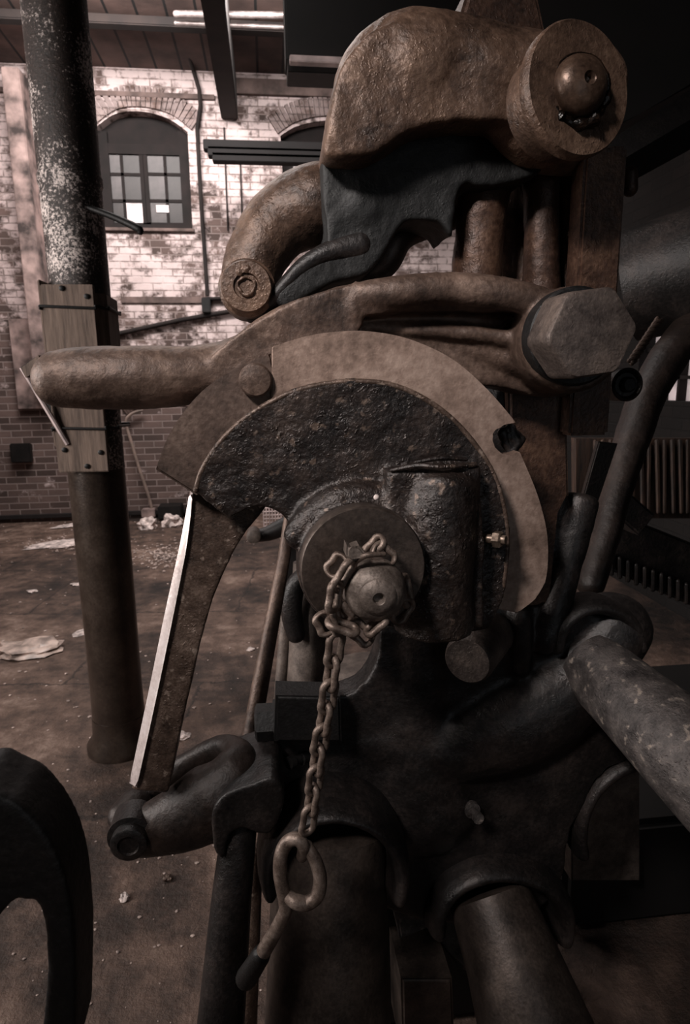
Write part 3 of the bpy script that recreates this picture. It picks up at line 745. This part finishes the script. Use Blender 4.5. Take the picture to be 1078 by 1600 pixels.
for sc_, h_ in ((1, .07), (1, .012), (.985, .005), (.95, .001), (.90, 0)):
    ring_ = []
    for k in range(72):
        a = 2*math.pi*k/72; hx = math.cos(math.pi/6)/math.cos(((a) % (math.pi/3))-math.pi/6)
        q = rr*min(hx, .965)*sc_; a2 = a+R(7)
        ring_.append(bm.verts.new(P+Vector((q*math.cos(a2), h_, q*math.sin(a2)))))
    rings.append(ring_)
for A, B in zip(rings, rings[1:]):
    for k in range(72): bm.faces.new((A[k], A[(k+1) % 72], B[(k+1) % 72], B[k]))
bm.faces.new(rings[0]); bm.faces.new(rings[-1][::-1])
put('hex_bolt', bm, M['hex'], la, 25)

# ================================================================== ring, pitted cam plate, hub
rg = thing('ring_plate', 'worn pale-brown curved ring plate with a notch, behind the dark pitted plate', 'plate', at(560, 900, .97))
bm = NB()
prism(bm, [(424, 542, 'c'), (480, 525), (530, 518), (580, 518), (640, 530), (705, 560), (760, 607), (806, 660, 'c'), (778, 668), (768, 690), (790, 712), (812, 706, 'c'), (842, 780), (856, 850), (848, 920), (808, 958, 'c'), (770, 950, 'c'), (740, 760, 'c'), (560, 650, 'c'), (424, 700, 'c')], .95, .99, .004)
put('ring_segment', bm, M['ring'], rg)
bm = NB()
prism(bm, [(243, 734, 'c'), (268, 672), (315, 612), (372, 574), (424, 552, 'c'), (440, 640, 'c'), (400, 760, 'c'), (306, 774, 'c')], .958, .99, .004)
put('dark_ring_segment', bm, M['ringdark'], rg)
P = at(399, 594, .94); bm = NB(); r_ = pr(P, 26)
lathe(bm, P, (0, -1, 0), [(r_*1.02, -.03), (r_*1.02, -.008), (r_, -.004), (r_*.9, .001), (r_*.4, .004)], 36); put('round_bolt', bm, M['lever'], rg)
for a in ((787, 672), (792, 700), (775, 690), (800, 690)):
    pass
bm = NB()
for k in range(16):
    P = at(784+random.random()*30, 668+random.random()*42, .985); sphere(bm, P, .005+.006*random.random())
put('broken_crust', fuse(bm, .0025, 2, .002, 60), M['body'], rg, 60)

cp_ = thing('cam_plate', 'dark pitted iron sector plate with a swollen hub, in front of the pale ring', 'plate', at(600, 980, .9))
bm = NB()
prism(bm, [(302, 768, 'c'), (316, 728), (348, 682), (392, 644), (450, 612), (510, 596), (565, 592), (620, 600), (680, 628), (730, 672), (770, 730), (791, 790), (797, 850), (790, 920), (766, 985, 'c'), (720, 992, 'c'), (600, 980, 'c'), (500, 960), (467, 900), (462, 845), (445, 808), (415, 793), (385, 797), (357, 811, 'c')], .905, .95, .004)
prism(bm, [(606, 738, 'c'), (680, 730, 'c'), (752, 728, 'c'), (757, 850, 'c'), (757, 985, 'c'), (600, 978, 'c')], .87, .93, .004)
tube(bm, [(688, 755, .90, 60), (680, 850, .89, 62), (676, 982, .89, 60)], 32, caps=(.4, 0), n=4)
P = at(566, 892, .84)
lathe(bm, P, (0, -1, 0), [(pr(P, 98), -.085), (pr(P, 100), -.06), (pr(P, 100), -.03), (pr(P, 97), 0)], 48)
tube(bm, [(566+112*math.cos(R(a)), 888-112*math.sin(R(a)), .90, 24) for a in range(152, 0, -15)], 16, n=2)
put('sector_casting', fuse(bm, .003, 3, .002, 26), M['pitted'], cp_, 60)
bm = NB(); pth = arc(556, 845, 252, 252, 158, -18, .91, 4, 30)
pts_ = [(306, 766), (318, 730), (350, 684), (394, 646), (451, 615), (510, 600), (565, 596), (620, 604), (677, 632), (726, 675), (766, 732), (786, 790), (792, 850), (786, 915)]
tube(bm, [(a, b, .908, 4.5) for a, b in pts_], 10, n=5); put('raised_rim', bm, M['strut'], cp_)
# top lip of the boss with folds
bm = NB(); tube(bm, [(612, 735, .872, 3), (650, 728, .866, 5), (690, 730, .858, 4), (742, 726, .872, 4)], 8); tube(bm, [(650, 722, .885, 3), (690, 716, .885, 4), (728, 718, .89, 3)], 8)
put('lip_fold', bm, M['pitted'], cp_)
# flange disc, ball-ended pin, side nut
P = at(568, 889, .815); r_ = pr(P, 99)
bm = NB(); lathe(bm, P, (0, -1, 0), [(r_, -.03), (r_, -.003), (r_*.975, 0), (r_*.3, .0005)], 80); put('flange_disc', bm, M['flange'], cp_)
P = at(584, 920, .765); r_ = pr(P, 50)
bm = NB(); lathe(bm, P, (0, -1, 0), [(r_*.8, -.055), (r_*.82, -.03), (r_*.97, -.012), (r_, 0), (r_*.97, .012), (r_*.84, .024), (r_*.62, .032), (r_*.58, .0325), (r_*.56, .034), (r_*.4, .038), (r_*.2, .040), (r_*.17, .039), (r_*.14, .032), (r_*.05, .031)], 56); pin = put('ball_ended_pin', bm, M['ball'], cp_)
bm = NB(); P = at(768, 842, .885)
lathe(bm, P, (.75, -.65, .05), [(.0125, .004), (.0125, .014), (.010, .016)], 6); nb = put('small_nut', bm, M['gold'], cp_, 20)
bm = NB(); lathe(bm, P, (.75, -.65, .05), [(.007, -.025), (.007, .020), (.006, .022)], 16); put('bolt_shank', bm, M['gold'], nb)
bm = NB(); sphere(bm, at(588, 777, .845), .004); put('paint_chip', bm, M['paper'], cp_)
bm = NB(); prism(bm, [(712, 985), (742, 992), (749, 982), (735, 994), (712, 992)], .885, .9, smooth=False); bm.free()

# ================================================================== strut, link, rods on the left
sp_ = thing('curved_strut', 'long sloping iron strut with a bright worn left edge, left of the hub', 'strut', at(230, 1245, 1.08))
bm = NB()
prism(bm, [(303, 760, 'c'), (430, 740, 'c'), (415, 793), (380, 838), (345, 905), (318, 985), (298, 1070), (278, 1160), (262, 1243, 'c'), (205, 1236, 'c'), (232, 1100), (262, 960), (285, 850)], 1.0, 1.07, .014, seg=4)
put('strut_body', fuse(bm, .0035, 3, .0012, 22), M['strut'], sp_, 60)
def onx(z):
    a, b = at(298, 771, .992), at(206, 1232, .992); return a.x+(b.x-a.x)*(z-a.z)/(b.z-a.z)
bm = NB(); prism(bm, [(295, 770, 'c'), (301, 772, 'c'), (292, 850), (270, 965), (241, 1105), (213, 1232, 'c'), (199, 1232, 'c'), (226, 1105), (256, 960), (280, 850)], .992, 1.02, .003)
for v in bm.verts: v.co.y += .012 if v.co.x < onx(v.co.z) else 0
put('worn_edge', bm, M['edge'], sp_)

lk = thing('pivot_link', 'dark forked link at lower left holding the foot of the sloping strut', 'link', at(280, 1330, 1.0))
bm = NB()
tube(bm, [(203, 1308, 1.04, 34), (250, 1292, 1.03, 46), (300, 1270, 1.03, 56), (345, 1240, 1.03, 58), (370, 1204, 1.04, 40), (374, 1178, 1.08, 28), (352, 1166, 1.13, 22), (305, 1188, 1.17, 22), (255, 1222, 1.18, 24), (215, 1262, 1.15, 26)], 24, fy=.8)
tube(bm, [(372, 1245, 1.05, 44), (400, 1235, 1.10, 40), (440, 1225, 1.15, 40)], 20)
tube(bm, [(192, 1275, 1.08, 24), (210, 1260, 1.1, 28)], 16)
put('link_casting', fuse(bm, .004, 6, .002, 18), M['link'], lk, 60)
P = at(200, 1322, .98); r_ = pr(P, 33)
bm = NB(); lathe(bm, P, (0, -1, 0), [(r_*1.1, -.07), (r_*1.1, -.02), (r_*.85, -.018), (r_*.85, -.002), (r_*.78, 0), (r_*.5, .001), (r_*.45, -.003)], 40); put('link_pin', bm, M['body'], lk)
# thin rod and thick lower rod with the eye bracket
bm = NB(); tube(bm, [(452, 812, 1.34, 9), (444, 870, 1.32, 10), (414, 1030, 1.24, 13), (374, 1250, 1.14, 16)], 20, n=1); tag(put('thin_rod', bm, M['lever']), 'slim straight iron rod slanting down from the hub to the eye bracket', 'rod')
bm = NB(); tube(bm, [(376, 1270, 1.02, 27), (362, 1400, .98, 31), (345, 1600, .94, 37), (340, 1680, .93, 39)], 28, n=1, caps=(0, 0)); tag(put('thick_rod', bm, M['body']), 'dark thick rod below the eye bracket, running out at the bottom', 'rod')
bm = NB()
prism(bm, [(333, 1322), (331, 1275), (350, 1243), (392, 1226), (430, 1216), (445, 1250), (425, 1300), (402, 1304), (388, 1297), (370, 1298), (356, 1312), (350, 1343), (338, 1336)], .97, 1.14, .012)
put('eye_bracket', fuse(bm, .0035, 4, .0015, 20), M['body'], mf, 60)
bm = NB(); tube(bm, [(398, 1330, 1.25, 13), (385, 1620, 1.15, 16)], 12, n=1); tag(put('rear_rod', bm, M['strut']), 'narrow rod behind the thick rod at the bottom', 'rod')

# ================================================================== ring pin with tail
rp = thing('ring_pin', 'open iron ring with a bent tail hanging from the bottom of the chain', 'ring', at(460, 1420, .84))
bm = NB()
tube(bm, [(472, 1338, .835, 9), (474, 1322, .825, 10), (464, 1311, .825, 10.5), (449, 1316, .83, 11), (439, 1336, .83, 11), (438, 1368, .83, 11), (444, 1400, .83, 11), (446, 1422, .83, 11), (432, 1452, .84, 11), (412, 1486, .85, 12), (388, 1524, .87, 12)], 16)
tube(bm, [(480, 1322, .83, 9), (493, 1345, .825, 10.5), (500, 1372, .82, 11), (496, 1398, .82, 11.5), (480, 1411, .82, 11.5), (463, 1409, .82, 11.5), (452, 1402, .825, 10)], 16)
put('bent_ring', bm, M['chain'], rp, 60)
bm = NB(); tube(bm, [(408, 1492, .852, 15), (385, 1528, .872, 17)], 14, n=1); put('tail_sleeve', bm, M['black'], rp)

# ================================================================== chain
ch = thing('chain', 'rusty steel chain wound round the ball-ended pin and hanging down to the ring', 'chain', at(500, 1150, .79))
def link_mesh(length, width, r, gap=0.0):
    bm = NB(); pts = []
    h = length/2-width/2; q = width/2-r
    for k in range(9): a = math.pi*k/8; pts.append(Vector((q*math.cos(a), 0, h+q*math.sin(a)*1.1)))
    for k in range(1, 4): pts.append(Vector((-q*(1-.12*math.sin(math.pi*k/4)), 0, h-2*h*k/4)))
    for k in range(9): a = math.pi+math.pi*k/8; pts.append(Vector((q*math.cos(a), 0, -h+q*math.sin(a)*1.1)))
    for k in range(1, 4): pts.append(Vector((q*(1-.12*math.sin(math.pi*k/4)), 0, -h+2*h*k/4)))
    n_ = len(pts); rings = []
    for i, p in enumerate(pts):
        t = (pts[(i+1) % n_]-pts[i-1]).normalized(); u = Vector((0, 1, 0)); v = t.cross(u)
        rings.append([bm.verts.new(p+u*r*math.cos(2*math.pi*k/12)+v*r*math.sin(2*math.pi*k/12)) for k in range(12)])
    for i in range(n_):
        for k in range(12): bm.faces.new((rings[i][k], rings[i][(k+1) % 12], rings[(i+1) % n_][(k+1) % 12], rings[(i+1) % n_][k]))
    bmesh.ops.recalc_face_normals(bm, faces=bm.faces)
    for f in bm.faces: f.smooth = True
    me = bpy.data.meshes.new('link'); bm.to_mesh(me); bm.free(); me.materials.append(M['chain']); return me
s0 = pr(at(510, 1100, .78), 1.0)
lm = link_mesh(66*s0, 35*s0, 5.6*s0)
proto = bpy.data.objects.new('link', lm); C.objects.link(proto)
first = [True]
def link_at(a, b, roll, L=None):
    """one link between world points a and b (its two ends), rolled about its long axis; roll 0 shows the loop face-on"""
    o = proto if first[0] else proto.copy()
    if not first[0]: C.objects.link(o)
    first[0] = False
    z = (a-b); ln = z.length; z.normalize()
    view = ((a+b)/2-CAM).normalized()
    y = (view - z*view.dot(z)).normalized()
    y = Matrix.Rotation(R(roll), 3, z) @ y
    x = y.cross(z)
    m = Matrix((x, y, z)).transposed().to_4x4()
    sc = ln/(66*s0) if L is None else L
    o.parent = ch
    o.matrix_local = Matrix.Translation((a+b)/2-WORLD[ch.name]) @ m @ Matrix.Diagonal((1, 1, sc, 1))
# hanging run
path = spline([(527, 985, .765), (518, 1050, .775), (510, 1110, .785), (498, 1170, .80), (490, 1235, .815), (481, 1290, .825), (474, 1330, .825)], 20)
pts = [at(*p) for p in path]
d = [0]
for i in range(1, len(pts)): d.append(d[-1]+(pts[i]-pts[i-1]).length)
def along(s):
    s = min(max(s, 0), d[-1])
    for i in range(1, len(d)):
        if d[i] >= s:
            k = (s-d[i-1])/(d[i]-d[i-1]); return pts[i-1].lerp(pts[i], k)
    return pts[-1]
pitch = 43*s0; Ln = 66*s0; i = 0; s = 0
while s+Ln < d[-1]+.010:
    link_at(along(s), along(s+Ln), 34 if i % 2 == 0 else -54); s += pitch; i += 1
# wound round the pin
for a, b, Y, roll in (((568, 872), (600, 838), .775, 50), ((583, 852), (616, 882), .765, 20), ((513, 900), (540, 868), .775, 15), ((553, 872), (520, 926), .745, 62),
                      ((526, 905), (519, 958), .742, 55), ((522, 942), (528, 994), .755, 75), ((499, 956), (517, 992), .765, 8), ((508, 970), (562, 988), .745, 60),
                      ((546, 974), (582, 1004), .76, 20), ((570, 992), (606, 962), .75, 60), ((628, 896), (640, 950), .775, 62), ((641, 934), (616, 974), .765, 40), ((548, 968), (522, 938), .76, 60)):
    link_at(at(a[0], a[1], Y), at(b[0], b[1], Y-.002), roll)
bm = NB(); prism(bm, [(542, 852), (550, 858), (562, 854), (572, 866), (574, 874), (548, 878), (541, 870)], .735, .765, .003, smooth=False)
put('clamp_piece', bm, M['ball'], ch)
bm = NB(); tube(bm, [(552, 878, .75, 7), (572, 868, .735, 5), (600, 866, .74, 4)], 10); put('wire_wrap', bm, M['chain'], ch)

# ================================================================== right background
bm = NB(); tube(bm, [(1110, 480, 1.75, 26), (1056, 542, 1.7, 26), (1014, 612, 1.65, 25), (989, 682, 1.6, 24), (967, 752, 1.55, 22), (947, 830, 1.5, 20), (922, 912, 1.45, 20)], 20, fy=1.4, caps=(1, 1))
tag(put('flywheel_rim', fuse(bm, .006, 2, .002), M['link'], None, 60), 'dark curved wheel rim sweeping down at the right behind the hexagonal bolt', 'wheel')
bm = NB(); a = at(985, 448, 1.9); b_ = at(1180, 395, 1.7); sweep(bm, [a, b_], [pr(a, 84), pr(b_, 100)], 48, caps=(0, 0))
tag(put('large_roller', bm, M['body']), 'large dark roller entering from the right edge beside the flat bar', 'roller')
pl = thing('small_pulley', 'small dark round pulley below the hexagonal bolt', 'pulley', at(980, 600, 1.3))
P = at(980, 601, 1.25); bm = NB(); lathe(bm, P, (0, -1, 0), [(pr(P, 26), -.05), (pr(P, 26), 0), (pr(P, 22), .004), (pr(P, 18), -.004), (pr(P, 12), -.004)], 36); put('pulley_wheel', bm, M['body'], pl)
bm = NB(); lathe(bm, P, (0, -1, 0), [(pr(P, 12), -.01), (pr(P, 12), .006), (pr(P, 9), .01)], 24); put('hub', bm, M['black'], pl)
bm = NB(); lathe(bm, P, (0, 1, 0), [(pr(P, 8), .03), (pr(P, 8), .3)], 16); put('axle', bm, M['black'], pl)
bm = NB(); tube(bm, [(1100, 175, 2.2, 40), (930, 275, 2.0, 34)], 4, n=1, caps=(0, 0)); tag(put('slanted_brace', bm, M['black']), 'black brace slanting down at the top right behind the guide bar', 'brace')
bm = NB(); prism(bm, [(830, -60), (1140, -60), (1140, 100), (1000, 178), (900, 230), (830, 170)], 2.3, 2.7, .01, smooth=False); tag(put('dark_slab', bm, M['soffit']), 'black hood added to keep the top right dark, behind the big washer', 'slab')  # added black mass that keeps the top right corner dark
bm = NB()
for k in range(14):
    x = 930+k*12; tube(bm, [(x, 690, 2.35, 3.2+1.2*random.random()), (x+random.uniform(-3, 3), 800, 2.3, 3.2)], 6, n=1)
prism(bm, [(900, 685), (1110, 685), (1110, 810), (900, 810)], 2.38, 2.42, smooth=False)
tag(put('ribbed_panel', bm, M['rib']), 'rusty vertically streaked panel at the right edge below the window', 'panel')
bm = NB(); prism(bm, [(960, 800), (1110, 860), (1110, 960), (950, 890)], 2.0, 2.2, .01, smooth=False)
for k in range(12):
    x = 955+k*13; tube(bm, [(x, 868+k*5, 1.99, 4), (x, 896+k*5, 1.99, 4)], 8, n=1)
tag(put('toothed_bed', bm, M['body']), 'dark slanting machine bed with a row of short teeth at the right', 'machine bed')
bm = NB(); prism(bm, [(985, 770), (1025, 805), (1000, 838), (962, 805)], 1.8, 1.95, .008, smooth=False); tag(put('wooden_block', bm, M['body']), 'dark tilted block lying on the toothed machine bed', 'block')
bm = NB(); prism(bm, [(936, 690), (966, 693), (925, 815), (902, 810)], 1.40, 1.415, .003, smooth=False); tag(put('slanted_bar', bm, M['link']), 'short slanting grey bar between the frame and the wheel rim', 'bar')

bm = NB(); A, B = at(1030, 500, 1.45), at(986, 566, 1.42); dd = B-A; n_ = 46
for ph in (0, math.pi*2/3, math.pi*4/3):
    side = Vector((dd.z, 0, -dd.x)).normalized()
    P_ = [A+dd*k/n_+side*.006*math.cos(k*.42+ph)+Vector((0, .006*math.sin(k*.42+ph), 0)) for k in range(n_+1)]
    sweep(bm, P_, [.005]*len(P_), 8)
tag(put('twisted_rope', bm, M['lever']), 'short length of twisted rope just right of the hexagonal bolt', 'rope')

# dark wheel at the lower left corner
bm = NB()
prism(bm, [(-60, 1245), (10, 1250), (45, 1275), (80, 1322), (104, 1385), (115, 1460), (118, 1540), (117, 1660, 'c'), (58, 1660, 'c'), (66, 1600), (72, 1530), (70, 1460), (60, 1418), (40, 1402), (18, 1412), (-60, 1470)], .55, .62, .02)
tag(put('hand_wheel', fuse(bm, .003, 4, .0008), M['black'], None, 60), 'black curved wheel rim in silhouette at the lower left corner', 'wheel')

# far machine parts glimpsed through the gap left of the hub
lv = thing('far_lever', 'small dark lever with a round pivot, seen far off beyond the thin rod', 'lever', at(420, 850, 3.6))
bm = NB(); tube(bm, [(398, 838, 3.6, 10), (418, 834, 3.6, 12), (470, 812, 3.6, 18)], 16, n=1); put('arm', bm, M['body'], lv)
P = at(396, 839, 3.5); bm = NB(); lathe(bm, P, (0, -1, 0), [(pr(P, 11), -.1), (pr(P, 11), 0), (pr(P, 6), .01)], 20); put('pivot', bm, M['grey'], lv)
p0 = at(440, 850, 3.7); bm = NB(); box(bm, (p0.x, 3.7, 0), (p0.x+.15, 3.8, p0.z+.1)); put('stand', bm, M['black'], lv)
wc = thing('wire_crate', 'pale wire mesh crate far behind, above the far lever', 'crate', (at(430, 800, 6.6).x, 6.6, 0))
bm = NB(); p, q = at(412, 812, 6.6), at(448, 794, 6.6)
for k in range(9):
    x = p.x+(q.x-p.x)*k/8; sweep(bm, [Vector((x, 6.6, 0)), Vector((x, 6.6, q.z))], [.006]*2, 6)
for k in range(9):
    z = q.z*k/8+.01; sweep(bm, [Vector((p.x, 6.6, z)), Vector((q.x, 6.6, z))], [.006]*2, 6)
    sweep(bm, [Vector((p.x, 6.6, z)), Vector((p.x, 7.0, z))], [.006]*2, 6)
put('mesh', bm, M['lightrail'], wc)

# ================================================================== litter on the floor
def crumple(name, px, py, size, flat, mat, label, cat, seed, group=None, elong=1.0):
    rnd = random.Random(seed); P = onz(px, py)
    bm = NB(); bmesh.ops.create_icosphere(bm, subdivisions=3, radius=1)
    rot = rnd.random()*6
    for v in bm.verts:
        q = v.co*1.6+Vector((seed*3.1, 0, 0)); k = 1+.55*noise.noise(q)+.3*noise.noise(q*3)
        v.co = v.co*k*size; v.co.z = max(v.co.z*flat, -size*flat*.5); v.co.x *= elong
        v.co = Matrix.Rotation(rot*0.15, 3, 'Z') @ v.co
    mz = min(v.co.z for v in bm.verts)
    for v in bm.verts: v.co = v.co + Vector((P.x, P.y, -mz+.002))
    return tag(put(name, bm, mat, None, 15), label, cat, group)
crumple('plastic_sheet', 48, 1018, .13, .28, M['plastic'], 'large crumpled pale plastic sheet on the floor left of the column', 'litter', 1, None, 1.5)
crumple('paper_bag', 230, 825, .11, .7, M['paper'], 'crumpled white bag by the wall, left one of two', 'litter', 2)
crumple('paper_bag', 270, 821, .12, .75, M['paper'], 'crumpled white bag by the wall, right one of two', 'litter', 3)
crumple('paper_scrap', 284, 1152, .035, .3, M['paper'], 'small bright scrap of paper beside the foot of the strut', 'litter', 4)
crumple('paper_scrap', 392, 1016, .022, .4, M['paper'], 'tiny white scrap just left of the thin rod', 'litter', 5)
crumple('paper_scrap', 132, 988, .05, .12, M['paper'], 'flat pale scrap touching the left side of the column', 'litter', 6, None, 1.6)
crumple('paper_scrap', 122, 914, .045, .2, M['paper'], 'bright scrap left of the column, farther of two', 'litter', 7)
crumple('paper_scrap', 50, 925, .035, .3, M['paper'], 'bright scrap near the left edge above the plastic sheet', 'litter', 8)
crumple('paper_scrap', 100, 850, .15, .08, M['paper'], 'spread of pale scraps far left in front of the brick wall', 'litter', 9, None, 2.0)
crumple('paper_scrap', 112, 822, .08, .15, M['paper'], 'long thin pale strip on the floor at the foot of the wall', 'litter', 10, None, 2.2)
crumple('stone', 86, 1282, .035, .7, M['strut'], 'brown stone near the black wheel rim', 'stone', 11)
crumple('stone', 100, 1330, .05, .6, M['strut'], 'larger brown lump on the floor against the black wheel rim', 'stone', 12)
crumple('stone', 195, 1405, .014, .8, M['paper'], 'small pale stone on the floor under the pivot link', 'stone', 13)
crumple('stone', 262, 1375, .014, .8, M['strut'], 'small dark stone on the floor right of the pale one', 'stone', 14)
bm = NB(); rnd = random.Random(5)
for k in range(900):
    z = rnd.random()
    if k < 260: px_, py_ = 215+rnd.gauss(0, 1)*26+40, 868+rnd.gauss(0, 9)
    elif k < 380: px_, py_ = 100+rnd.gauss(0, 30), 850+rnd.gauss(0, 6)
    else: px_, py_ = rnd.uniform(-40, 480), 815+rnd.random()**2.6*800
    P = onz(px_, py_)
    if P.y > WY-.1 or P.y < .6: continue
    s_ = rnd.uniform(.003, .010)*(1 if k > 380 else 1.6)*(1.0 if P.y > 3 else .6)
    g = bmesh.ops.create_icosphere(bm, subdivisions=1, radius=s_)
    for v in g['verts']: v.co = Vector((v.co.x*rnd.uniform(.7, 1.6), v.co.y, v.co.z*.6)) + Vector((P.x, P.y, s_*.4))
tag(put('rubble', bm, M['rubble'], None, 15), 'scattered pale crumbs of rubble over the dirty floor', 'rubble', None, 'stuff')
